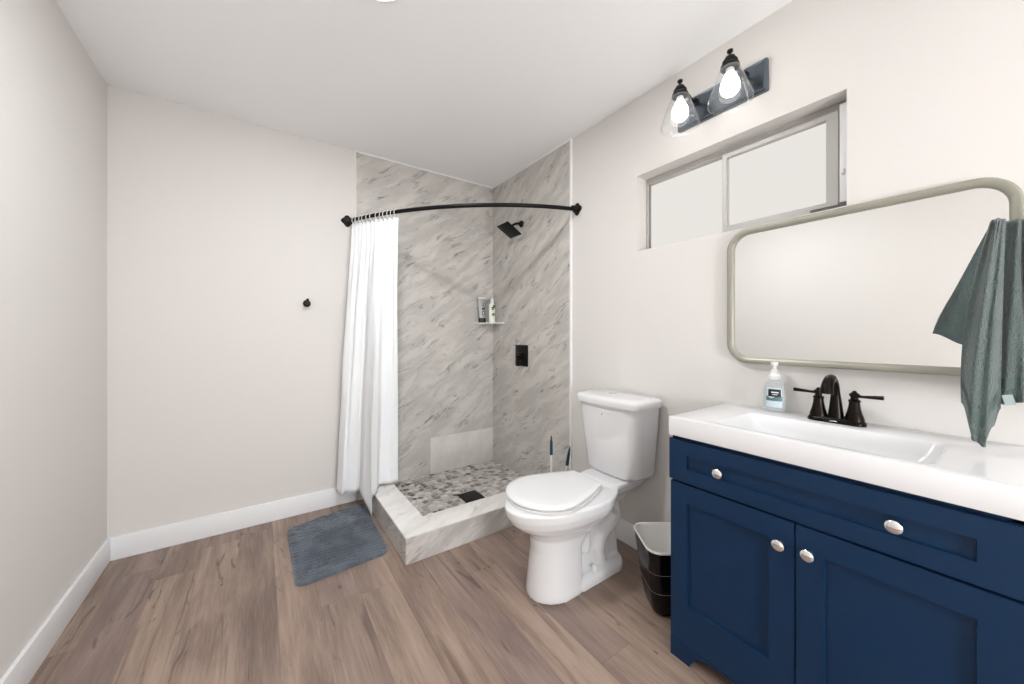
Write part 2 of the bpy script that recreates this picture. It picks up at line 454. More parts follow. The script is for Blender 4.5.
# baseboards
BT, BH = 0.014, 0.119
def baseboard(side, x0, x1, y0, y1): struct('baseboard_' + side, box(x0, x1, y0, y1, 0, BH, bev=0.003), TRIMW)
baseboard('left', -ROOM_W, -ROOM_W + BT, ROOM_Y, 0)
baseboard('back', -ROOM_W + BT, -1.139, -BT, 0)
baseboard('right', -BT, 0, ROOM_Y + BT, -0.983)
baseboard('front', -1.15, 0, ROOM_Y, ROOM_Y + BT)
# shower wall tile
TX, TY, TT = -1.133, -0.972, 0.012
struct('wall_shower_back', box(TX, 0, -TT, 0, 0.0, ROOM_H - 0.008), MARB, smooth=False)
struct('wall_shower_right', box(-TT, 0, TY, -TT, 0.0, ROOM_H - 0.008), MARR, smooth=False)
E_ = 0.008
struct('trim_1', box(TX - 0.004, TX + 0.001, -TT - 0.002, 0, 0, ROOM_H), EDGE, smooth=False)
struct('trim_2', box(TX, -TT, -TT - 0.003, 0, ROOM_H - 0.011, ROOM_H), EDGE, smooth=False)
struct('trim_3', box(-TT - 0.003, 0, TY, -TT, ROOM_H - 0.011, ROOM_H), EDGE, smooth=False)
struct('trim_4', box(-TT - 0.002, 0, TY - 0.009, TY + 0.001, 0, ROOM_H), EDGE, smooth=False)

# window: frame, fixed pane, sliding sash, latch bar
WX = 0.052
def frame_ring(bm, x0, x1, y0, y1, z0, z1, wy0, wy1, wz0, wz1, e=0.002):
    """rectangular frame ring in the YZ plane; widths of the -y, +y, bottom and top members"""
    def rc(x, k): return [(x, y0 + k, z0 + k), (x, y1 - k, z0 + k), (x, y1 - k, z1 - k), (x, y0 + k, z1 - k)]
    def ri(x, k): return [(x, y0 + wy0 - k, z0 + wz0 - k), (x, y1 - wy1 + k, z0 + wz0 - k), (x, y1 - wy1 + k, z1 - wz1 + k), (x, y0 + wy0 - k, z1 - wz1 + k)]
    L = [rc(x1, 0), rc(x0 + e, 0), rc(x0, e), ri(x0, e), ri(x0 + e, 0), ri(x1, 0)]
    R = [[bm.verts.new(p) for p in q] for q in L]
    for a, b in zip(R, R[1:] + R[:1]):
        for q in range(4):
            w_ = (q + 1) % 4; bm.faces.new((a[q], a[w_], b[w_], b[q]))
    return bm
win = struct('window_1', frame_ring(nb(), WX + 0.030, WX + 0.062, WY0, WY1, WZ0, WZ1, 0.030, 0.010, 0.022, 0.030), ALU, smooth=False)
obj('fixed_pane', box(WX + 0.050, WX + 0.053, WY0 + 0.43, WY1 - 0.01, WZ0 + 0.018, WZ1 - 0.014), PANE, win, smooth=False)
SY0, SY1, SZ0, SZ1 = -2.298, -1.890, WZ0 + 0.015, WZ1 - 0.034
sash = obj('sliding_sash', frame_ring(nb(), WX + 0.010, WX + 0.0295, SY0, SY1, SZ0, SZ1, 0.036, 0.020, 0.028, 0.022), ALU, win, smooth=False)
obj('sash_pane', box(WX + 0.021, WX + 0.024, SY0 + 0.038, SY1 - 0.016, SZ0 + 0.014, SZ1 - 0.014), PANE, sash, smooth=False)
bm = nb(); add_box(bm, WX + 0.045, WX + 0.05, WY1 - 0.012, WY1 - 0.008, WZ0 + 0.02, WZ1 - 0.016); add_box(bm, WX + 0.045, WX + 0.05, SY1, WY1 - 0.008, WZ1 - 0.020, WZ1 - 0.016)
obj('window_seal', bm, ALUD, win, smooth=False)
bm = nb(); add_box(bm, WX + 0.002, WX + 0.014, WY0 + 0.0, WY0 + 0.032, WZ0 + 0.0, WZ1 - 0.02, bev=0.003); add_box(bm, WX - 0.006, WX + 0.003, WY0 + 0.018, WY0 + 0.026, WZ0 + 0.13, WZ0 + 0.15, bev=0.002)
obj('side_track', bm, TRIMW, win)
bm = nb(); add_tube(bm, [(WX + 0.0, WY0 + 0.02, WZ0 + 0.017), (WX + 0.0, WY0 + 0.115, WZ0 + 0.017)], 0.007, 10); add_box(bm, WX - 0.01, WX + 0.012, WY0 + 0.0, WY0 + 0.03, WZ0 + 0.002, WZ0 + 0.028, bev=0.002)
obj('latch_bar', bm, ALUD, win)

# ceiling lamp and added fill lamp
lx, ly = LAMPX, LAMPY
t = thing('ceiling_lamp', 'round white flush lamp glowing at the top edge of the photo', 'ceiling light', (lx, ly, ROOM_H - 0.01))
bm = nb(); add_lathe(bm, [(0.111, -0.007), (0.116, -0.008), (0.120, -0.005), (0.121, 0.0), (0.111, 0.0)], (lx, ly, ROOM_H), cap=False, n=48)
obj('lamp_rim', bm, TRIMW, t)
bm = nb(); add_lathe(bm, [(0.1105, -0.001), (0.1105, -0.006)], (lx, ly, ROOM_H), n=48)
obj('lamp_diffuser', bm, DIFFUSER, t)
gx, gy, gz = -1.02, -4.28, 1.02  # unseen lamp on a stand, added only to even out the room light
t = thing('added_fill_lamp', 'unseen opal fill lamp added behind the camera to even the light', 'added fill lamp', (gx, gy, 0))
bm = nb(); add_lathe(bm, [(0.16 * math.sin(PI * i / 14), -0.16 * math.cos(PI * i / 14)) for i in range(1, 14)], (gx, gy, gz), n=28); obj('globe', bm, FILL_GLOBEM, t)
bm = nb(); add_lathe(bm, [(0.14, 0.0), (0.14, 0.012), (0.02, 0.022), (0.010, 0.03), (0.010, gz - 0.20), (0.035, gz - 0.18), (0.045, gz - 0.150)], (gx, gy, 0), n=32); obj('pole', bm, CHROME, t)

# ------------------------------------------------------------------ shower base
t = thing('walk_in_shower', 'raised corner shower with marble curb and pebble floor', 'shower', (-0.55, -0.46, 0))
CX, CY, CZ = -1.080, -0.912, 0.136
outer = [(CX, -TT), (CX, CY), (-TT, CY), (-TT, -0.745), (-0.930, -0.745), (-0.930, -TT)]
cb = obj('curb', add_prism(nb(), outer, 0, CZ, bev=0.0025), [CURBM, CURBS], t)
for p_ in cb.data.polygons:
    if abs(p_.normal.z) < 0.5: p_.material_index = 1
obj('pebble_floor', box(-0.9305, -TT, -0.7455, -TT, 0.0, 0.062), PEBBLE, t, smooth=False)
bm = box(-0.578, -0.438, -0.600, -0.462, 0.0615, 0.066, bev=0.0015)
dr = obj('drain', bm, BLACKM, t)
bm = nb()
for i in range(6): add_box(bm, -0.565, -0.451, -0.590 + i * 0.0225, -0.583 + i * 0.0225, 0.0655, 0.0672)
obj('drain_slot', bm, RUBBER, dr, smooth=False)

# shower head
t = thing('shower_head', 'square black rain shower head on short wall arm', 'shower head', (-TT, -0.436, 2.018))
bm = nb(); add_lathe(bm, [(0.026, 0), (0.026, 0.006), (0.020, 0.014), (0.012, 0.016)], (-TT, -0.436, 2.018), (-1, 0, 0)); obj('flange', bm, BLACKM, t)
hc = Vector((-0.130, -0.436, 1.951)); th = math.radians(30); nrm = Vector((math.sin(th), 0, math.cos(th)))
back = hc + nrm * 0.028
bm = nb(); add_tube(bm, [(-TT, -0.436, 2.018), (-0.04, -0.436, 2.017), (-0.07, -0.436, 2.010), (-0.095, -0.436, 1.996), tuple(back)], 0.009)
add_lathe(bm, [(0.014, 0), (0.016, 0.008), (0.014, 0.02), (0.010, 0.026)], hc + nrm * 0.006, nrm); obj('shower_arm', bm, BLACKM, t)
bm = nb(); add_box(bm, -0.073, 0.073, -0.073, 0.073, -0.005, 0.005, bev=0.003)
bmesh.ops.transform(bm, matrix=Matrix.Translation(hc) @ Matrix.Rotation(th, 4, 'Y'), verts=bm.verts); hd = obj('spray_plate', bm, BLACKM, t)
bm = nb()
for i in range(6):
    for j in range(6): add_box(bm, -0.054 + i * 0.0205, -0.050 + i * 0.0205, -0.054 + j * 0.0205, -0.050 + j * 0.0205, -0.0068, -0.0045)
bmesh.ops.transform(bm, matrix=Matrix.Translation(hc) @ Matrix.Rotation(th, 4, 'Y'), verts=bm.verts); obj('nozzles', bm, RUBBER, hd, smooth=False)

# shower valve
t = thing('shower_valve', 'square black shower control plate on the marble wall', 'shower valve', (-TT, -0.44, 0.91))
obj('valve_plate', box(-TT - 0.008, -TT, -0.520, -0.362, 0.914, 1.078, bev=0.003), BLACKM, t)
bm = nb(); add_lathe(bm, [(0.030, 0), (0.030, 0.022), (0.026, 0.026)], (-TT - 0.008, -0.441, 0.99), (-1, 0, 0)); add_box(bm, -0.062, -0.044, -0.452, -0.430, 0.915, 1.0, bev=0.004)
obj('valve_handle', bm, BLACKM, t)

# corner shelf and bottles
SH = 1.258
bm = nb(); a_ = [(-TT, -TT), (-0.202, -TT), (-0.182, -0.045), (-0.045, -0.17), (-TT, -0.194)]
add_prism(bm, a_, SH - 0.008, SH, bev=0.002)
tag(obj('corner_shelf', bm, FOAMW), 'small white corner shelf holding two bottles in the shower', 'shelf')
# left: silver tube standing on its dark cap
t = thing('shampoo_tube', 'silver grey tube standing on dark cap, left on the shower shelf', 'bottle', (-0.125, -0.042, SH))
cx_, cy_ = -0.136, -0.042
bm = nb(); rings = []
for z, w, dd in ((0.040, 0.034, 0.018), (0.10, 0.036, 0.016), (0.16, 0.038, 0.010), (0.202, 0.039, 0.004)):
    rings.append([(cx_ + w * math.cos(a) * 0.98, cy_ + dd * math.sin(a), SH + z) for a in [2 * PI * i / 24 for i in range(24)]])
add_loft(bm, rings); obj('tube_body', bm, SILVER, t)
bm = nb(); add_loft(bm, [[(cx_ + 0.034 * s * math.cos(a), cy_ + 0.019 * s * math.sin(a), SH + z) for a in [2 * PI * i / 24 for i in range(24)]] for z, s in ((0, .96), (0.003, 1), (0.037, 1), (0.040, .95))])
obj('tube_cap', bm, LBLACK, t)
obj('tube_seam', box(cx_ - 0.040, cx_ + 0.040, cy_ - 0.003, cy_ + 0.003, SH + 0.202, SH + 0.216, bev=0.001), WHITEP, t)
bm = nb(); add_lathe(bm, [(0.013, 0), (0.013, 0.001)], (cx_ + 0.01, cy_ - 0.0135, SH + 0.15), (0, -1, 0.12), n=20); add_box(bm, cx_ - 0.012, cx_ + 0.014, cy_ - 0.0178, cy_ - 0.0165, SH + 0.11, SH + 0.125); add_box(bm, cx_ - 0.010, cx_ + 0.016, cy_ - 0.0182, cy_ - 0.017, SH + 0.065, SH + 0.095)
obj('tube_print', bm, LBLACK, t, smooth=False)
bm = nb(); add_lathe(bm, [(0.007, 0), (0.007, 0.001)], (cx_ + 0.01, cy_ - 0.0148, SH + 0.15), (0, -1, 0.12), n=16); obj('round_emblem', bm, LTEXT, t, smooth=False)
obj('square_emblem', box(cx_ - 0.004, cx_ + 0.008, cy_ - 0.0192, cy_ - 0.018, SH + 0.07, SH + 0.09), LTEXT, t, smooth=False)
# right: cream bottle with tapered cap
t = thing('lotion_bottle', 'cream white bottle with pointed cap and green print, right on the shelf', 'bottle', (-0.055, -0.075, SH))
cx_, cy_ = -0.054, -0.066
bm = nb(); add_loft(bm, [[(cx_ + w * math.cos(a), cy_ + w * 0.62 * math.sin(a), SH + z) for a in [2 * PI * i / 28 for i in range(28)]] for z, w in ((0, .029), (0.004, .032), (0.10, .032), (0.145, .031), (0.160, .026), (0.168, .014))])
obj('bottle_body', bm, CREAM, t)
bm = nb(); add_lathe(bm, [(0.015, 0), (0.016, 0.004), (0.013, 0.030), (0.008, 0.040)], (cx_, cy_, SH + 0.166), n=20); obj('bottle_cap', bm, WHITEP, t)
for x0, x1, z0, z1 in ((-.018, .016, .125, .135), (-.006, .02, .138, .15), (-.016, .004, .112, .122), (-.014, .016, .062, .072), (-.004, .012, .074, .082)):
    obj('printed_mark', box(cx_ + x0, cx_ + x1, cy_ - 0.0205, cy_ - 0.017, SH + z0, SH + z1), GREENP, t, smooth=False)

# robe hook on the back wall
t = thing('robe_hook', 'small round black robe hook on the blank back wall', 'hook', (-1.428, 0, 1.365))
bm = nb(); add_lathe(bm, [(0.022, 0), (0.023, 0.004), (0.020, 0.008), (0.009, 0.010), (0.008, 0.028), (0.012, 0.032)], (-1.432, 0, 1.362), (0, -1, 0)); obj('hook_base', bm, BLACKM, t)
bm = nb(); add_lathe(bm, [(0.010, 0), (0.017, 0.003), (0.019, 0.010), (0.014, 0.015)], (-1.432, -0.03, 1.362), (0, -1, 0)); add_tube(bm, [(-1.432, -0.034, 1.366), (-1.430, -0.036, 1.382), (-1.430, -0.038, 1.391)], [0.006, 0.007, 0.008], 12); obj('hook_knob', bm, BLACKM, t)

# ------------------------------------------------------------------ curtain rod, rings, curtain
R0, RC, R2 = (-1.188, -0.004, 1.943), (-0.812, -0.885, 1.929), (-0.004, -1.030, 1.966)
def rod(t): return Vector(bez(R0, RC, R2, t))
t = thing('curtain_rod', 'curved black shower curtain rod between the two walls', 'curtain rod', (-0.7, -0.7, 1.95))
bm = nb(); add_tube(bm, [rod(i / 48) for i in range(49)], 0.0125, 16); obj('rod_tube', bm, BLACKM, t)
for p, ax in ((Vector((-1.188, 0, 1.943)), (0, -1, 0)), (Vector((0, -1.030, 1.966)), (-1, 0, 0))):
    bm = nb(); A = Vector(ax)
    side = A.cross(Vector((0, 0, 1)))
    # four-lobed rosette: plate plus two stepped collars
    q = Vector((0, 0, 1)).rotation_difference(A)
    rings = []
    for r, z in ((0.034, 0), (0.036, 0.004), (0.033, 0.010), (0.024, 0.014), (0.023, 0.026), (0.018, 0.032), (0.0165, 0.050), (0.013, 0.052)):
        k = 0.13 if z < 0.012 else 0.0
        rings.append([p + q @ Vector((r * (1 + k * math.cos(4 * a)) * math.cos(a), r * (1 + k * math.cos(4 * a)) * math.sin(a), z)) for a in [2 * PI * i / 48 for i in range(48)]])
    add_loft(bm, rings); obj('rosette', bm, BLACKM, t)

def arc_t(s):  # s 0..1 -> rod parameter covered by the curtain
    return 0.035 + 0.222 * s
ring_proto = None
gaps = [0.03, 0.11, 0.19, 0.27, 0.36, 0.45, 0.58, 0.66, 0.74, 0.82, 0.90, 0.975]
for k, s in enumerate(gaps):
    c = rod(arc_t(s)); tg = (rod(arc_t(s) + 0.01) - rod(arc_t(s) - 0.01)).normalized()
    if ring_proto is None:
        bm = nb(); pts = []
        for i in range(25):
            a = 2 * PI * i / 24
            pts.append((0, 0.0185 * math.sin(a), 0.024 * math.cos(a) - 0.009))
        add_tube(bm, pts, 0.0023, 6, cap=False)
        me = bpy.data.meshes.new('curtain_ring'); bm.to_mesh(me); bm.free(); me.materials.append(RINGM); me.shade_smooth()
        o = bpy.data.objects.new('curtain_ring', me); ring_proto = o
    else:
        o = ring_proto.copy()
    C.objects.link(o); o.location = c
    o.rotation_euler = (0, 0, math.atan2(tg.y, tg.x) + random.uniform(-.25, .25))
    tag(o, 'small pale wire ring holding the white curtain on the black rod', 'curtain ring', 'curtain rings on the shower rod')

def lerp_path(path, s):
    for (s0, p0), (s1, p1) in zip(path[:-1], path[1:]):
        if s <= s1:
            f = (s - s0) / (s1 - s0); f = f * f * (3 - 2 * f) if False else f
            return Vector(p0).lerp(Vector(p1), f)
    return Vector(path[-1][1])
hem = [(0.0, (-1.250, -0.050, 0.122)), (0.10, (-1.252, -0.14, 0.108)), (0.24, (-1.210, -0.11, 0.112)), (0.36, (-1.175, -0.17, 0.118)),
       (0.46, (-1.135, -0.16, 0.130)), (0.53, (-1.140, -0.27, 0.128)), (0.60, (-1.118, -0.370, 0.024)), (0.65, (-1.108, -0.330, 0.125)), (0.69, (-1.066, -0.300, 0.152)),
       (0.78, (-1.020, -0.20, 0.152)), (0.88, (-0.965, -0.22, 0.148)), (1.0, (-0.893, -0.20, 0.146))]
bm = nb(); NU, NV = 260, 70; grid = []
for j in range(NV + 1):
    v = j / NV; row_ = []
    for i in range(NU + 1):
        s = i / NU
        tt = arc_t(s); c = rod(tt); tg = (rod(tt + 0.005) - rod(tt - 0.005)).normalized(); nm = Vector((tg.y, -tg.x, 0))
        ph = 2 * PI * 11 * s
        amp = 0.015 * math.exp(-v * 5.0)
        sc_top = min(abs(s - g) for g in gaps)
        top = c + nm * (math.sin(ph + 0.6 * math.sin(5 * s)) * amp) + Vector((0, 0, -0.030 - 0.010 * min(1, sc_top / 0.04)))
        b = lerp_path(hem, s)
        b = b + nm * (0.012 * math.sin(2 * PI * 4.0 * s + 1.0))
        w = v ** 0.85
        # the point of the hanging fold only appears low down
        p = Vector((top.x + (b.x - top.x) * w, top.y + (b.y - top.y) * w, 0))
        if 0.5 < s < 0.7:
            k_ = math.exp(-((s - 0.61) / 0.05) ** 2)
            p += nm * (0.05 * k_ * math.sin(PI * min(1, v)) * v)
        p.z = top.z + (b.z - top.z) * v
        wob = 0.012 * math.sin(v * 2.0 + s * 27) * min(1, v * 3) * (1 - 0.5 * v) + 0.006 * mnoise.noise(Vector((s * 14, v * 5, 1)))
        p += nm * wob
        row_.append(bm.verts.new(p))
    grid.append(row_)
for j in range(NV):
    for i in range(NU): bm.faces.new((grid[j][i], grid[j][i + 1], grid[j + 1][i + 1], grid[j + 1][i]))
# clearance from walls and curb
for v in bm.verts:
    v.co.y = min(v.co.y, -0.024)
cur = obj('shower_curtain', bm, CURTAIN, ang=80)
sm = cur.modifiers.new('thick', 'SOLIDIFY'); sm.thickness = 0.0012
tag(cur, 'white fabric shower curtain bunched at the left end of the rod', 'shower curtain')

# ------------------------------------------------------------------ bath mat
bm = nb(); A, B, D, E2 = Vector((-1.548, -0.792, 0)), Vector((-1.112, -0.757, 0)), Vector((-1.100, -0.085, 0)), Vector((-1.555, -0.195, 0))
NX, NY = 150, 200; grid = []
def sq2r(u, v, w, h, r):
    # keeps points inside a rounded rectangle
    x, y = u * w / 2, v * h / 2
    dx, dy = abs(x) - (w / 2 - r), abs(y) - (h / 2 - r)
    if dx > 0 and dy > 0:
        l = math.hypot(dx, dy); m_ = max(dx, dy); k = m_ / l if l else 1
        x = math.copysign(w / 2 - r + dx * k, x); y = math.copysign(h / 2 - r + dy * k, y)
    return x / w * 2, y / h * 2
for j in range(NY + 1):
    r_ = []
    for i in range(NX + 1):
        u, v = 2 * i / NX - 1, 2 * j / NY - 1
        uu, vv = sq2r(u, v, 0.43, 0.62, 0.05)
        a, b = (uu + 1) / 2, (vv + 1) / 2
        p = A * (1 - a) * (1 - b) + B * a * (1 - b) + D * a * b + E2 * (1 - a) * b
        ed = min(1 - abs(u), 1 - abs(v)); ed_m = min((1 - abs(u)) * 0.215, (1 - abs(v)) * 0.31)
        hgt = 0.004 + 0.013 * min(1, ed_m / 0.008) ** 0.5
        nz = mnoise.noise(Vector((p.x * 9, p.y * 9, 3)))
        fl = max(0, min(1, (b - 0.42) * 3))             # far half is brushed flat and mottled
        if ed_m < 0.012: rid = 0
        else: rid = math.sin((p.y + 0.018 * nz + 0.08 * p.x) * 2 * PI / 0.030) * 0.0062 * (1 - 0.65 * fl)
        rid += mnoise.noise(Vector((p.x * 60, p.y * 60, 1))) * 0.0030 + fl * mnoise.noise(Vector((p.x * 22, p.y * 30, 7))) * 0.006
        if ed_m < 0.002: rid = 0
        if ed_m < 0.0001: hgt = 0.0005
        p.z = max(0.0005, hgt + rid); r_.append(bm.verts.new(p))
    grid.append(r_)
for j in range(NY):
    for i in range(NX): bm.faces.new((grid[j][i], grid[j][i + 1], grid[j + 1][i + 1], grid[j + 1][i]))
tag(obj('bath_mat', bm, MATM, ang=180), 'blue grey shaggy bath mat on the floor left of the shower curb', 'bath mat')

# ------------------------------------------------------------------ toilet (local: X forward from the wall, Y along the wall)
YC = -1.442
def TW(X, Y, Z): return (-X, YC + Y, Z)
t = thing('toilet', 'white two piece toilet with closed lid between shower and vanity', 'toilet', (-0.4, YC, 0))
def egg(xb, xf, w, z, nb_=1.0, wb=0.8, N=48, xm=None):
    """outline: elliptical front, squarer back narrowing to wb*w"""
    if xm is None: xm = xb + (xf - xb) * 0.42
    out = []
    for i in range(N):
        a = 2 * PI * i / N
        c, s = math.cos(a), math.sin(a)
        if c >= 0: X = xm + (xf - xm) * c; Y = w * s
        else:
            e = 2.0 / 3.4
            X = xm - (xm - xb) * abs(c) ** e
            Y = w * math.copysign(abs(s) ** e, s) * (1 - (1 - wb) * abs(c) ** 1.5)
        out.append(TW(X, Y, z))
    return out
bm = nb()
# pedestal column and bowl
add_loft(bm, [egg(0.45, 0.704, 0.114, 0.0, wb=1), egg(0.45, 0.704, 0.114, 0.022, wb=1), egg(0.45, 0.702, 0.110, 0.045, wb=1), egg(0.45, 0.694, 0.105, 0.12, wb=1),
              egg(0.45, 0.682, 0.103, 0.20, wb=1), egg(0.40, 0.686, 0.108, 0.258, wb=1), egg(0.32, 0.715, 0.130, 0.292, wb=.8), egg(0.27, 0.765, 0.158, 0.322, wb=.7),
              egg(0.24, 0.795, 0.176, 0.350, wb=.65), egg(0.22, 0.812, 0.186, 0.380, wb=.62), egg(0.21, 0.818, 0.188, 0.412, wb=.62), egg(0.21, 0.812, 0.183, 0.420, wb=.62)])
# rear web
add_loft(bm, [[TW(x, y, z) for x, y in rrect((xb + xf) / 2, 0, xf - xb, 2 * w, 0.03, 5)] for z, xb, xf, w in
              ((0.0, 0.15, 0.5, 0.060), (0.05, 0.16, 0.5, 0.052), (0.18, 0.17, 0.5, 0.048), (0.30, 0.15, 0.5, 0.060), (0.37, 0.10, 0.45, 0.095), (0.415, 0.05, 0.40, 0.105))])
# foot plate
add_loft(bm, [[TW(x, y, z) for x, y in rrect(0.355, 0, 0.40 - i_, 0.224 - i_, 0.09, 8)] for z, i_ in ((0.0, 0), (0.030, 0), (0.045, 0.012), (0.055, 0.05))])
# trapway relief on both flanks
for s in (1, -1):
    pts = [(0.47, 0.28), (0.43, 0.235), (0.42, 0.18), (0.43, 0.14)]
    add_tube(bm, [TW(x, s * 0.062, z) for x, z in pts], [0.030, 0.028, 0.026, 0.020], 14)
    pts = [(0.29, 0.34), (0.225, 0.31), (0.205, 0.26), (0.245, 0.215), (0.305, 0.175), (0.325, 0.125), (0.31, 0.05)]
    add_tube(bm, [TW(x, s * 0.052, z) for x, z in pts], [0.040, 0.040, 0.036, 0.034, 0.032, 0.032, 0.03], 14)
# tank platform
add_loft(bm, [[TW(x, y, z) for x, y in rrect(0.155 + o_, 0, 0.27 - i_, w, 0.04, 6)] for z, i_, w, o_ in ((0.352, .10, .17, .02), (0.385, 0.03, .22, .0), (0.415, 0, .245, 0), (0.428, 0.004, .242, 0), (0.432, 0.02, .23, 0))])
body = obj('bowl', bm, PORC, t, ang=180)
rm = body.modifiers.new('fuse', 'REMESH'); rm.mode = 'VOXEL'; rm.voxel_size = 0.005; rm.use_smooth_shade = True
sm = body.modifiers.new('smooth', 'SMOOTH'); sm.iterations = 6; sm.factor = 0.5
for s in (1, -1):
    bm = nb(); add_lathe(bm, [(0.015, 0), (0.016, 0.010), (0.013, 0.024), (0.007, 0.031)], TW(0.385, s * 0.082, 0.048), n=20); obj('bolt_cap', bm, PORC, t)
def lidshape(z, xf, w, xb=0.345, N=64):
    """egg: elliptical front, straight sides narrowing to a squared back"""
    out = []; xm = 0.62; wb = w * 0.56; rc = 0.016
    for i in range(N // 2 + 1):
        a = -PI / 2 + PI * i / (N // 2); out.append((xm + (xf - xm) * math.cos(a), w * math.sin(a)))
    side = []
    for i in range(1, 12):
        k = i / 12; x = xm + (xb + rc - xm) * k
        side.append((x, w - (w - wb) * k ** 1.45))
    cor = [(xb + rc - rc * math.sin(q), wb - rc + rc * math.cos(q)) for q in [PI / 2 * m_ / 5 for m_ in range(0, 6)]]
    up = side + cor; out += up + [(x, -y) for x, y in reversed(up)]
    return [TW(x - 0.012 - 0.018 * max(0, (x - 0.5) / 0.3), y + 0.014, z) for x, y in out]
bm = nb(); add_loft(bm, [lidshape(0.4205, .806, .181), lidshape(0.4225, .812, .185), lidshape(0.4305, .813, .186), lidshape(0.4335, .809, .182)]); obj('seat', bm, SEATM, t)
bm = nb(); add_loft(bm, [lidshape(0.437, .808, .180), lidshape(0.439, .815, .185), lidshape(0.446, .816, .186), lidshape(0.451, .810, .181), lidshape(0.454, .78, .16, 0.375), lidshape(0.4555, .72, .11, 0.43)]); obj('lid', bm, SEATM, t, ang=60)
for s in (1, -1):
    bm = nb(); add_tube(bm, [TW(0.338, s * 0.06 - 0.020, 0.434), TW(0.338, s * 0.06 + 0.020, 0.434)], 0.008, 16); add_box(bm, -0.346, -0.326, YC + s * 0.06 - 0.018, YC + s * 0.06 + 0.018, 0.424, 0.434); obj('hinge', bm, SEATM, t)
# tank: tapered with bowed front
def tankring(z, hw, xf, xb=0.022, bow=0.02, rc=0.035):
    pts = rrect((xb + xf) / 2, 0, xf - xb, 2 * hw, rc, 8); out = []
    for x, y in pts:
        if x > (xb + xf) / 2: x += bow * (1 - (y / hw) ** 2)
        out.append(TW(x, y, z))
    # add intermediate points along the long front/back edges for the bow
    return out
def dens(ring, step=0.03):
    out = []; n = len(ring)
    for i in range(n):
        a, b = Vector(ring[i]), Vector(ring[(i + 1) % n]); out.append(a)
    return out
def tankring2(z, hw, xf, xb=0.022, bow=0.022, rc=0.05):
    # explicit outline with many points on the front
    out = []
    n1 = 10
    for i in range(9):                           # front right corner
        a = PI / 2 * i / 8; out.append((xf - rc + rc * math.sin(PI / 2 - a), hw - rc + rc * math.sin(a)))
    r2 = 0.02
    for i in range(5):
        a = PI / 2 * i / 4; out.append((xb + r2 - r2 * math.sin(a), hw - r2 + r2 * math.cos(a)))
    for i in range(5):
        a = PI / 2 * i / 4; out.append((xb + r2 - r2 * math.cos(a), -hw + r2 - r2 * math.sin(a)))
    for i in range(9):
        a = PI / 2 * i / 8; out.append((xf - rc + rc * math.sin(a), -hw + rc - rc * math.cos(a)))
    for i in range(1, 12): out.append((xf, -hw + rc + (2 * hw - 2 * rc) * i / 12))
    res = []
    for x, y in out:
        if x > xb + 0.06: x += bow * (1 - (y / hw) ** 2) * min(1, (x - xb - 0.06) / (xf - xb - 0.06))
        res.append(TW(x, y, z))
    return res
YC = YC + 0.003
bm = nb(); add_loft(bm, [tankring2(0.434, .138, .165), tankring2(0.437, .158, .180), tankring2(0.455, .169, .187), tankring2(0.62, .183, .203), tankring2(0.797, .198, .215)])
obj('tank', bm, PORC, t, ang=50)
bm = nb(); add_loft(bm, [tankring2(0.7975, .201, .218), tankring2(0.799, .210, .228), tankring2(0.822, .213, .232), tankring2(0.833, .209, .228), tankring2(0.839, .198, .217), tankring2(0.842, .17, .185, .05)])
lid_ = obj('tank_lid', bm, PORC, t, ang=60)
bm = nb(); add_lathe(bm, [(0.023, 0), (0.0235, 0.004), (0.020, 0.006)], TW(0.125, 0.02, 0.841), n=28); obj('flush_button', bm, CHROME, lid_)
bm = nb(); add_lathe(bm, [(0.005, 0), (0.005, 0.003)], TW(0.233, 0.0, 0.752), (-1, 0, 0), n=14); obj('front_stud', bm, CHROME, t)

# brush and plunger behind the toilet
t = thing('toilet_brush', 'upright toilet brush with teal grip and white stick by the shower curb', 'toilet brush', (-0.25, -1.06, 0))
bx_, by_ = -0.250, -1.061
bm = nb(); add_lathe(bm, [(0.046, 0), (0.050, 0.01), (0.044, 0.10), (0.046, 0.115), (0.041, 0.115), (0.040, 0.02)], (bx_, by_, 0), n=28); obj('brush_holder', bm, WHITEP, t)
bm = nb(); add_lathe(bm, [(0.02, 0.03), (0.034, 0.04), (0.036, 0.10), (0.015, 0.12)], (bx_, by_, 0), n=24); obj('brush_head', bm, BRISTLE, t)
bm = nb(); add_lathe(bm, [(0.006, 0.11), (0.006, 0.45)], (bx_, by_, 0), n=14); obj('brush_stick', bm, WHITEP, t)
bm = nb(); add_lathe(bm, [(0.0085, 0.441), (0.0095, 0.448), (0.0085, 0.518), (0.005, 0.535), (0.004, 0.550), (0.002, 0.555)], (bx_, by_, 0), n=16); obj('brush_grip', bm, TEAL, t)
t = thing('plunger', 'slightly tilted plunger with dark teal grip close to the toilet tank', 'plunger', (-0.10, -1.0, 0))
p1 = Vector((-0.10, -1.063, 0.463)); p0 = Vector((-0.10, -1.038, 0.345))
bm = nb(); pb = Vector((-0.10, -0.996, 0.09))
add_lathe(bm, [(0.050, 0.0), (0.056, 0.006), (0.052, 0.03), (0.040, 0.06), (0.018, 0.078), (0.014, 0.10)], (pb.x, pb.y + 0.005, 0), n=28); obj('plunger_cup', bm, RUBBER, t)
bm = nb(); add_tube(bm, [pb, p0], 0.006, 12); obj('plunger_stick', bm, WHITEP, t)
dn = (p1 - p0).normalized()
bm = nb(); add_tube(bm, [p0 - dn * 0.004, p0 + dn * 0.01, p0 + dn * 0.07, p0 + dn * 0.10, p1], [0.0095, 0.0105, 0.009, 0.006, 0.0025], 16); obj('plunger_grip', bm, TEAL, t)

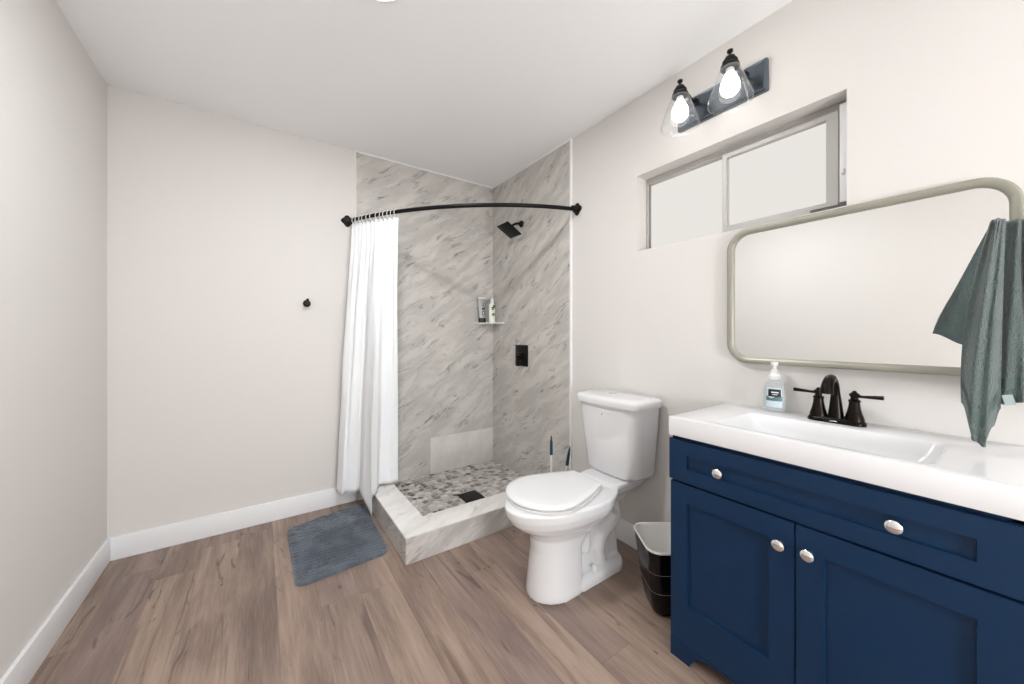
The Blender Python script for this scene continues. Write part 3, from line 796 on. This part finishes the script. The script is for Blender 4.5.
# ------------------------------------------------------------------ waste bin (rotated rounded square, tapered)
t = thing('waste_bin', 'glossy black waste bin with white lined inside, beside the vanity', 'waste bin', (-0.255, -1.80, 0))
bc = Vector((-0.250, -1.800)); ra = math.radians(-35)
def binring(z, w, r=0.045):
    out = []
    for x, y in rrect(0, 0, w * 0.98, w * 1.10, r, 8):
        out.append((bc.x + x * math.cos(ra) - y * math.sin(ra), bc.y + x * math.sin(ra) + y * math.cos(ra), z))
    return out
BZ = 0.292
prof = [(0.0, .120, .035), (0.004, .128, .04), (0.03, .146, .04), (0.10, .168, .042), (0.20, .192, .045), (BZ - 0.010, .214, .05)]
bm = nb(); add_loft(bm, [binring(z, w, r) for z, w, r in prof] + [binring(BZ - 0.010, .206, .048), binring(0.10, .158, .04), binring(0.012, .12, .035)]); obj('bin_body', bm, BINOUT, t, ang=50)
bm = nb(); add_loft(bm, [binring(0.16, .176, .042), binring(BZ - 0.009, .2045, .047), binring(BZ - 0.009, .216, .052), binring(BZ - 0.004, .219, .053), binring(BZ, .2165, .052), binring(BZ - 0.001, .208, .05), binring(0.02, .125, .036)], cap=False)
bm.faces.new([bm.verts.new(p) for p in binring(0.02, .125, .036)])
obj('bin_liner', bm, LINER, t, ang=50)
for z_, w_ in ((0.105, .1695), (0.19, .1898)):
    bm = nb(); r1_, r2_ = binring(z_, w_ + 0.0012, .044), binring(z_ + 0.0018, w_ + 0.0017, .044)
    add_loft(bm, [r1_, r2_], cap=False)
    o = obj('ring_line', bm, BINLINE, t); o.modifiers.new('t', 'SOLIDIFY').thickness = 0.0006

# ------------------------------------------------------------------ vanity cabinet
VX, VY0, VY1 = -0.432, -2.699, -1.949
t = thing('vanity_cabinet', 'navy blue shaker vanity cabinet with silver knobs under the white sink', 'cabinet', (-0.22, -2.32, 0))
bm = nb()
def side_poly(): return [(-0.002, 0.0), (-0.06, 0.0), (-0.08, 0.05), (-0.35, 0.05), (-0.37, 0.0), (VX, 0.0), (VX, 0.798), (-0.002, 0.798)]
for y in (VY1 - 0.018, VY0): add_prism(bm, side_poly(), y, y + 0.018, to=lambda x, z, yy: (x, yy, z))
add_box(bm, VX + 0.002, -0.002, VY0 + 0.018, VY1 - 0.018, 0.10, 0.118)            # bottom deck
add_box(bm, -0.014, -0.002, VY0 + 0.018, VY1 - 0.018, 0.10, 0.790)               # back
# face frame with arched bottom rail and feet
poly = [(VY1, 0.0), (VY1, 0.798), (VY0, 0.798), (VY0, 0.0), (VY0 + 0.070, 0.0), (VY0 + 0.078, 0.018), (VY0 + 0.095, 0.042), (VY0 + 0.125, 0.058), (VY1 - 0.125, 0.058), (VY1 - 0.095, 0.042), (VY1 - 0.078, 0.018), (VY1 - 0.070, 0.0)]
add_prism(bm, poly, VX, VX + 0.018, to=lambda y, z, x: (x, y, z))
obj('carcass', bm, NAVY, t, smooth=False)
def shaker(y0, y1, z0, z1, py0, py1, pz0, pz1, x0, th=0.016, rec=0.011):
    """slab with a recessed, chamfered panel; y0<y1"""
    bm = nb(); xf = x0 - th
    O = [(y0, z0), (y1, z0), (y1, z1), (y0, z1)]; P_ = [(py0, pz0), (py1, pz0), (py1, pz1), (py0, pz1)]; e = 0.0012
    Q = [(py0 + e, pz0 + e), (py1 - e, pz0 + e), (py1 - e, pz1 - e), (py0 + e, pz1 - e)]
    f = lambda L, x: [bm.verts.new((x, a, b)) for a, b in L]
    ob, ofr, pf, qr = f(O, x0), f(O, xf), f(P_, xf), f(Q, xf + rec)
    bm.faces.new(ob)
    for i in range(4):
        j = (i + 1) % 4
        bm.faces.new((ob[i], ob[j], ofr[j], ofr[i])); bm.faces.new((ofr[i], ofr[j], pf[j], pf[i])); bm.faces.new((pf[i], pf[j], qr[j], qr[i]))
    bm.faces.new(qr)
    es = [e_ for e_ in bm.edges if all(v in ofr for v in e_.verts)]
    bmesh.ops.bevel(bm, geom=es, offset=0.0015, segments=2, affect='EDGES')
    return bm
def knob(parent, y, z, x0, r=0.0155):
    bm = nb(); add_lathe(bm, [(0.007, 0), (0.0055, 0.004), (0.005, 0.012), (0.009, 0.016), (r, 0.019), (r, 0.0235), (r - 0.003, 0.0265), (r * .5, 0.0280)], (x0, y, z), (-1, 0, 0), n=28)
    obj('knob', bm, SILG, parent)
dw = obj('drawer', shaker(VY0 - 0.004, VY1 + 0.004, 0.640, 0.786, -2.638, -2.009, 0.688, 0.736, VX, 0.017), NAVY, t, smooth=False)
knob(dw, -2.121, 0.711, VX - 0.010); knob(dw, -2.519, 0.714, VX - 0.010)
dl = obj('door', shaker(-2.3225, VY1, 0.066, 0.632, -2.260, -2.009, 0.203, 0.567, VX, 0.014), NAVY, t, smooth=False); knob(dl, -2.290, 0.562, VX - 0.014)
dr_ = obj('door', shaker(VY0, -2.3255, 0.066, 0.632, -2.638, -2.388, 0.203, 0.567, VX, 0.014), NAVY, t, smooth=False); knob(dr_, -2.357, 0.566, VX - 0.014)
bm = nb(); add_prism(bm, [(a, min(b, 0.0655)) for a, b in poly], VX - 0.014, VX, to=lambda y, z, x: (x, y, z)); obj('plinth', bm, NAVY, t, smooth=False)

# countertop with integral basin
t = thing('sink_top', 'glossy white vanity top with wide rectangular basin', 'sink', (-0.23, -2.32, 0.80))
bm = nb(); KX0, KX1, KY0, KY1, KZ0, KZ1 = -0.460, -0.001, -2.704, -1.948, 0.800, 0.866
def loop(cx, cy, w, h, r, z, tw=0): return [(x, y, z) for x, y in rrect(cx, cy, w, h, r, 8)]
ccx, ccy, cw, ch = (KX0 + KX1) / 2, (KY0 + KY1) / 2, KX1 - KX0, KY1 - KY0
bx, by = -0.278, -2.333
rings = [loop(ccx, ccy, cw - .03, ch - .03, .01, KZ0 + .001), loop(ccx, ccy, cw - .002, ch - .002, .004, KZ0 + 0.001), loop(ccx, ccy, cw, ch, .005, KZ0 + .003), loop(ccx, ccy, cw, ch, .005, KZ1 - 0.005), loop(ccx, ccy, cw - .003, ch - .003, .005, KZ1 - 0.0015), loop(ccx, ccy, cw - .010, ch - .010, .005, KZ1),
         loop(bx, by, .290, .500, .035, KZ1), loop(bx, by, .275, .485, .030, KZ1 - 0.002), loop(bx, by, .262, .472, .028, KZ1 - 0.010), loop(bx, by + .0, .245, .445, .026, KZ1 - 0.040), loop(bx, by, .215, .40, .03, KZ1 - 0.075), loop(bx, by, .18, .34, .04, KZ1 - 0.092), loop(bx, by, .10, .20, .04, KZ1 - 0.099)]
add_loft(bm, rings)
top = obj('countertop', bm, COUNTER, t, ang=30)
bm = nb(); add_lathe(bm, [(0.022, 0), (0.023, 0.003), (0.016, 0.004), (0.012, 0.002)], (bx + 0.02, by, KZ1 - 0.099), n=28); obj('basin_drain', bm, BRONZE, t)

# ------------------------------------------------------------------ faucet
FY, FX = -2.324, -0.078
t = thing('faucet', 'dark bronze two handle faucet behind the basin', 'faucet', (FX, FY, KZ1))
bm = nb(); add_loft(bm, [[(x, y, z) for x, y in rrect(FX, FY, w, l, w / 2 - .001, 10)] for z, w, l in ((KZ1, .056, .152), (KZ1 + .004, .058, .154), (KZ1 + .012, .052, .147), (KZ1 + .017, .044, .138))])
fb = obj('base_plate', bm, BRONZE, t)
obj('maker_mark', box(FX - 0.0285, FX - 0.024, FY - 0.010, FY + 0.010, KZ1 + 0.0055, KZ1 + 0.009, bev=0.001), SILG, fb)
bm = nb(); path = [(0, 0.010), (0.0, 0.045), (-0.002, 0.085), (-0.010, 0.120), (-0.028, 0.143), (-0.052, 0.152), (-0.076, 0.144), (-0.092, 0.124), (-0.097, 0.104)]
sp_ = []
import itertools
for i in range(len(path) - 1):
    for k in range(4):
        f = k / 4; a, b = path[i], path[i + 1]; pa, nx = path[max(i - 1, 0)], path[min(i + 2, len(path) - 1)]
        def cr(a0, a1, a2, a3, f): return 0.5 * ((2 * a1) + (-a0 + a2) * f + (2 * a0 - 5 * a1 + 4 * a2 - a3) * f * f + (-a0 + 3 * a1 - 3 * a2 + a3) * f ** 3)
        sp_.append((cr(pa[0], a[0], b[0], nx[0], f), cr(pa[1], a[1], b[1], nx[1], f)))
sp_.append(path[-1]); rr_ = []
for i in range(len(sp_)):
    q = i / (len(sp_) - 1); rr_.append(0.023 - 0.011 * min(1, q / 0.3) + (0.006 * max(0, (q - 0.5) / 0.5)))
add_tube(bm, [(FX + a, FY, KZ1 + b) for a, b in sp_], rr_, 20); obj('spout', bm, BRONZE, t)
for s in (1, -1):
    hy = FY + s * 0.0465
    bm = nb(); add_lathe(bm, [(0.0255, 0.010), (0.0245, 0.022), (0.0190, 0.040), (0.0150, 0.060), (0.0135, 0.074), (0.0155, 0.077), (0.0155, 0.081), (0.0105, 0.084), (0.0095, 0.090), (0.0135, 0.096), (0.0135, 0.101), (0.006, 0.107), (0.0045, 0.112)], (FX, hy, KZ1), n=24)
    hb_ = obj('handle_post', bm, BRONZE, t)
    bm = nb(); add_tube(bm, [(FX, hy, KZ1 + 0.0945), (FX - 0.002, hy + s * 0.020, KZ1 + 0.0950), (FX - 0.006, hy + s * 0.050, KZ1 + 0.0970), (FX - 0.009, hy + s * 0.069, KZ1 + 0.0985)], [0.0055, 0.0042, 0.0058, 0.0066], 14, flat=0.8)
    obj('lever', bm, BRONZE, hb_)

# soap dispenser
SX, SY = -0.052, -2.137
t = thing('soap_dispenser', 'clear pump soap bottle with black and teal label, left of the faucet', 'soap dispenser', (SX, SY, KZ1))
def ell(z, a, b): return [(SX + b * math.cos(q), SY + a * math.sin(q), KZ1 + z) for q in [2 * PI * i / 32 for i in range(32)]]
bm = nb(); add_loft(bm, [ell(z, a, b) for z, a, b in ((0.0005, .031, .022), (0.004, .036, .026), (0.05, .036, .026), (0.085, .034, .025), (0.105, .030, .023), (0.120, .020, .018), (0.126, .017, .017))]); obj('bottle', bm, SOAPB, t)
bm = nb(); add_lathe(bm, [(0.0185, 0.124), (0.0195, 0.127), (0.0190, 0.139), (0.0150, 0.143), (0.0120, 0.158), (0.0065, 0.162), (0.0055, 0.176), (0.0115, 0.178), (0.0125, 0.186), (0.009, 0.190)], (SX, SY, KZ1), n=24); add_tube(bm, [(SX, SY, KZ1 + .183), (SX - .028, SY - 0.010, KZ1 + .183), (SX - .038, SY - 0.0135, KZ1 + .179)], [0.006, .0055, .004], 10)
obj('pump', bm, WHITEP, t)
def lab(name, z0, z1, a0, a1, m, off=0.0008, parent=None, wav=None):
    bm = nb(); n = 16; rows = 8
    g = []
    for j in range(rows + 1):
        z = z0 + (z1 - z0) * j / rows; r_ = []
        for i in range(n + 1):
            q = a0 + (a1 - a0) * i / n
            zz = z + (wav(i / n) * 0.006 if wav else 0) * (j / rows)
            k = 1.0 if zz < 0.05 else 1.0 - 0.055 * min(1, (zz - 0.05) / 0.035)
            r_.append(bm.verts.new((SX + (0.026 + off) * k * math.cos(q), SY + (0.036 + off) * k * math.sin(q), KZ1 + zz)))
        g.append(r_)
    for j in range(rows):
        for i in range(n): bm.faces.new((g[j][i], g[j][i + 1], g[j + 1][i + 1], g[j + 1][i]))
    return obj(name, bm, m, parent)
q0, q1 = PI + 0.95, PI - 0.55
LB = lab('label', 0.020, 0.094, q0, q1, LPALE, parent=t)
lab('label_swirl', 0.044, 0.060, q0, q1, LTEAL, 0.0014, t, wav=lambda u: math.sin(u * 7))
lab('label_panel', 0.060, 0.088, q0 - 0.1, q1 + 0.22, LBLACK, 0.0019, t)
lab('label_text', 0.074, 0.079, q0 - 0.35, q1 + 0.5, LTEXT, 0.0023, t)
lab('label_text', 0.067, 0.0695, q0 - 0.45, q1 + 0.6, LTEXT, 0.0023, t)

# ------------------------------------------------------------------ mirror
MY0, MY1, MZ0, MZ1 = -2.692, -1.952, 1.043, 1.601
t = thing('wall_mirror', 'wide rounded mirror in slim champagne frame above the vanity', 'mirror', (0, -2.324, MZ0))
mcx, mcz, mw, mh = (MY0 + MY1) / 2, (MZ0 + MZ1) / 2, MY1 - MY0, MZ1 - MZ0
def mr(x, ins, r): return [(x, a, b) for a, b in rrect(mcx, mcz, mw - 2 * ins, mh - 2 * ins, r, 12)]
bm = nb(); L_ = [mr(-0.001, 0, .085), mr(-0.026, 0, .085), mr(-0.029, 0.002, .083), mr(-0.030, 0.006, .080), mr(-0.028, 0.021, .066), mr(-0.024, 0.024, .063), mr(-0.016, 0.025, .062), mr(-0.001, 0.025, .062)]
add_loft(bm, L_, cap=False); obj('mirror_frame', bm, MFRAME, t, ang=50)
bm = nb(); add_loft(bm, [mr(-0.006, 0.024, .063), mr(-0.016, 0.024, .063)]); obj('mirror_pane', bm, MIRROR, t, smooth=False)

# ------------------------------------------------------------------ towel on a wall bar
TZ = 1.440
t = thing('towel_bar', 'black towel bar beside the mirror, mostly under the towel', 'towel bar', (0, -2.9, TZ))
BXX = -0.095
bm = nb(); add_tube(bm, [(BXX, -2.640, TZ), (BXX, -3.10, TZ)], 0.008, 14); obj('bar', bm, BLACKM, t)
for yy in (-2.728, -3.07):
    bm = nb(); add_lathe(bm, [(0.024, 0), (0.024, 0.008), (0.010, 0.012), (0.010, 0.088)], (0, yy, TZ), (-1, 0, 0), n=24); obj('bar_post', bm, BLACKM, t)
t = thing('hand_towel', 'grey green terry towel hanging over the right edge of the mirror', 'towel', (BXX, -2.75, 0.9))
def towel_layer(ytop, ybot, zbot, xof, folds, name, bandz=None):
    """columns from left (0) to right (1); ytop/ybot/zbot functions of c; xof(c,v) depth in front of the bar"""
    bm = nb(); NU, NV = 90, 110; g = []
    for j in range(NV + 1):
        v = j / NV; r_ = []
        for i in range(NU + 1):
            c = i / NU
            zb = zbot(c); y = ytop(c) + (ybot(c) - ytop(c)) * (1 - (1 - v) ** 1.5)
            y += folds(c, v)[0]
            # top rolls over the bar
            a = min(1, v / 0.035)
            z = TZ - 0.001 + 0.013 * math.cos(a * PI / 2) if a < 1 else TZ - (TZ - zb) * (v - 0.035) / 0.965
            x = BXX - 0.002 - 0.018 * math.sin(a * PI / 2) - xof(c, v) - folds(c, v)[1]
            x += mnoise.noise(Vector((y * 30, z * 14, 2))) * 0.004
            r_.append(bm.verts.new((x, y, z)))
        g.append(r_)
    for j in range(NV):
        for i in range(NU):
            f = bm.faces.new((g[j][i], g[j][i + 1], g[j + 1][i + 1], g[j + 1][i]))
            if bandz and bandz[0] < j / NV < bandz[1]: f.material_index = 1
    o = obj(name, bm, [TOWEL, TOWELB], t, ang=180)
    o.modifiers.new('thick', 'SOLIDIFY').thickness = 0.006
    return o
def pw(pts):
    def f(c):
        for (a, va), (b, vb) in zip(pts[:-1], pts[1:]):
            if c <= b:
                k = (c - a) / (b - a); k = k * k * (3 - 2 * k); return va + (vb - va) * k
        return pts[-1][1]
    return f
ss = lambda a, b, v: (lambda k: k * k * (3 - 2 * k))(max(0, min(1, (v - a) / (b - a))))
def crease(q):
    q = q % 1.0
    return 1 - 2.2 * math.exp(-((q - 0.5) / 0.13) ** 2)
# rolled left fold hanging lowest
towel_layer(lambda c: -2.644 - 0.022 * c, lambda c: -2.599 - 0.060 * c,
            pw([(0, 0.985), (0.40, 0.895), (0.58, 0.884), (0.82, 0.935), (1, 0.980)]),
            lambda c, v: 0.036 + 0.036 * math.sin(PI * (0.12 + 0.84 * c)) + 0.022 * math.sin(min(1, v * 1.3) * PI / 2),
            lambda c, v: (0.008 * math.sin(v * 3.0) * (1 - c), 0.005 * math.sin(c * 15 + v * 4)), 'front_fold', (0.86, 0.91))
# wide layer to its right
towel_layer(lambda c: -2.654 - 0.17 * c, lambda c: -2.640 - 0.22 * c,
            pw([(0, 0.985), (0.3, 1.000), (1, 0.985)]),
            lambda c, v: 0.008 + 0.010 * v,
            lambda c, v: (0.0, 0.020 * crease(c * 4.2 + 0.52 - 0.20 * v) * (0.6 + 0.4 * v) + 0.005 * math.sin(c * 45 + v * 3)), 'front_layer', (0.86, 0.91))
# folded flap showing left behind the front layer
towel_layer(lambda c: -2.642 - 0.12 * c, lambda c: -2.545 - 0.16 * c,
            pw([(0, 1.165), (0.35, 1.135), (1, 1.06)]),
            lambda c, v: 0.004 + 0.012 * v,
            lambda c, v: (-0.012 * math.sin(v * PI), 0.006 * math.sin(c * 14 + 1 + v)), 'folded_flap', (0.90, 0.95))
# rear layer behind the bar
bm = nb(); g = []
for j in range(41):
    r_ = []
    for i in range(41):
        c = i / 40; z = TZ + 0.008 - (0.40) * j / 40
        r_.append(bm.verts.new((BXX + 0.014 + 0.004 * math.sin(c * 20), -2.645 - 0.18 * c, z)))
    g.append(r_)
for j in range(40):
    for i in range(40): bm.faces.new((g[j][i], g[j][i + 1], g[j + 1][i + 1], g[j + 1][i]))
o = obj('rear_layer', bm, TOWEL, t); o.modifiers.new('thick', 'SOLIDIFY').thickness = 0.005
bm = nb(); add_box(bm, -0.0008, 0.0008, -0.008, 0.008, -0.012, 0.012)
bmesh.ops.transform(bm, matrix=Matrix.Translation((-0.198, -2.671, 1.006)) @ Matrix.Rotation(math.radians(-14), 4, 'X') @ Matrix.Rotation(math.radians(12), 4, 'Y'), verts=bm.verts)
obj('care_tag', bm, TAGM, t, smooth=False)

# ------------------------------------------------------------------ vanity light
LPY0, LPY1, LPZ0, LPZ1 = -2.100, -1.722, 2.140, 2.270
LX = -0.150
t = thing('vanity_light', 'two lamp wall light with glass cone shades above the window', 'wall light', (0, -1.916, 2.2))
bm = nb(); add_loft(bm, [[(x, a, b) for a, b in rrect((LPY0 + LPY1) / 2, (LPZ0 + LPZ1) / 2, LPY1 - LPY0 - 2 * i_, LPZ1 - LPZ0 - 2 * i_, .004, 3)] for x, i_ in ((-0.0005, 0), (-0.016, 0), (-0.024, 0.008), (-0.025, 0.010), (-0.0235, 0.012))]); obj('backplate', bm, PLATE, t, ang=20)
for k, ly in enumerate((-1.812, -2.020)):
    zt = 2.279
    bm = nb(); add_tube(bm, [(-0.02, ly, 2.235), (-0.06, ly, 2.238), (-0.10, ly, 2.252), (LX, ly, 2.262)], 0.007, 12); add_lathe(bm, [(0.018, 0), (0.018, 0.006), (0.01, 0.01)], (-0.022, ly, 2.235), (-1, 0, 0), n=20)
    arm = obj('lamp_arm', bm, SOCKETM, t)
    bm = nb(); add_lathe(bm, [(0.005, 0.012), (0.011, 0.008), (0.011, 0.001), (0.005, -0.004), (0.006, -0.012), (0.017, -0.018), (0.021, -0.026), (0.021, -0.030), (0.027, -0.034), (0.028, -0.042), (0.026, -0.046), (0.033, -0.052), (0.034, -0.062), (0.022, -0.066)], (LX, ly, zt), n=28); obj('socket', bm, SOCKETM, arm)
    bm = nb(); add_lathe(bm, [(0.014, 0), (0.016, -0.02), (0.0165, -0.030)], (LX, ly, zt - 0.062), n=20); obj('bulb_neck', bm, WHITEP, arm)
    bm = nb()
    pr = [(0.0155, -0.026), (0.024, -0.044), (0.032, -0.062), (0.035, -0.080), (0.032, -0.098), (0.021, -0.111), (0.006, -0.117)]
    add_lathe(bm, pr, (LX, ly, zt - 0.056), n=24); obj('bulb', bm, BULBM, arm)
    bm = nb()
    go = [(0.030, -0.064), (0.035, -0.070), (0.041, -0.085), (0.058, -0.130), (0.075, -0.178), (0.0805, -0.196), (0.0795, -0.205), (0.074, -0.208)]
    gi = [(r - 0.0025, z + 0.0) for r, z in reversed(go)]
    add_lathe(bm, go, (LX, ly, zt + 0.006), n=40, cap=False); obj('glass_shade', bm, GLASS, arm)
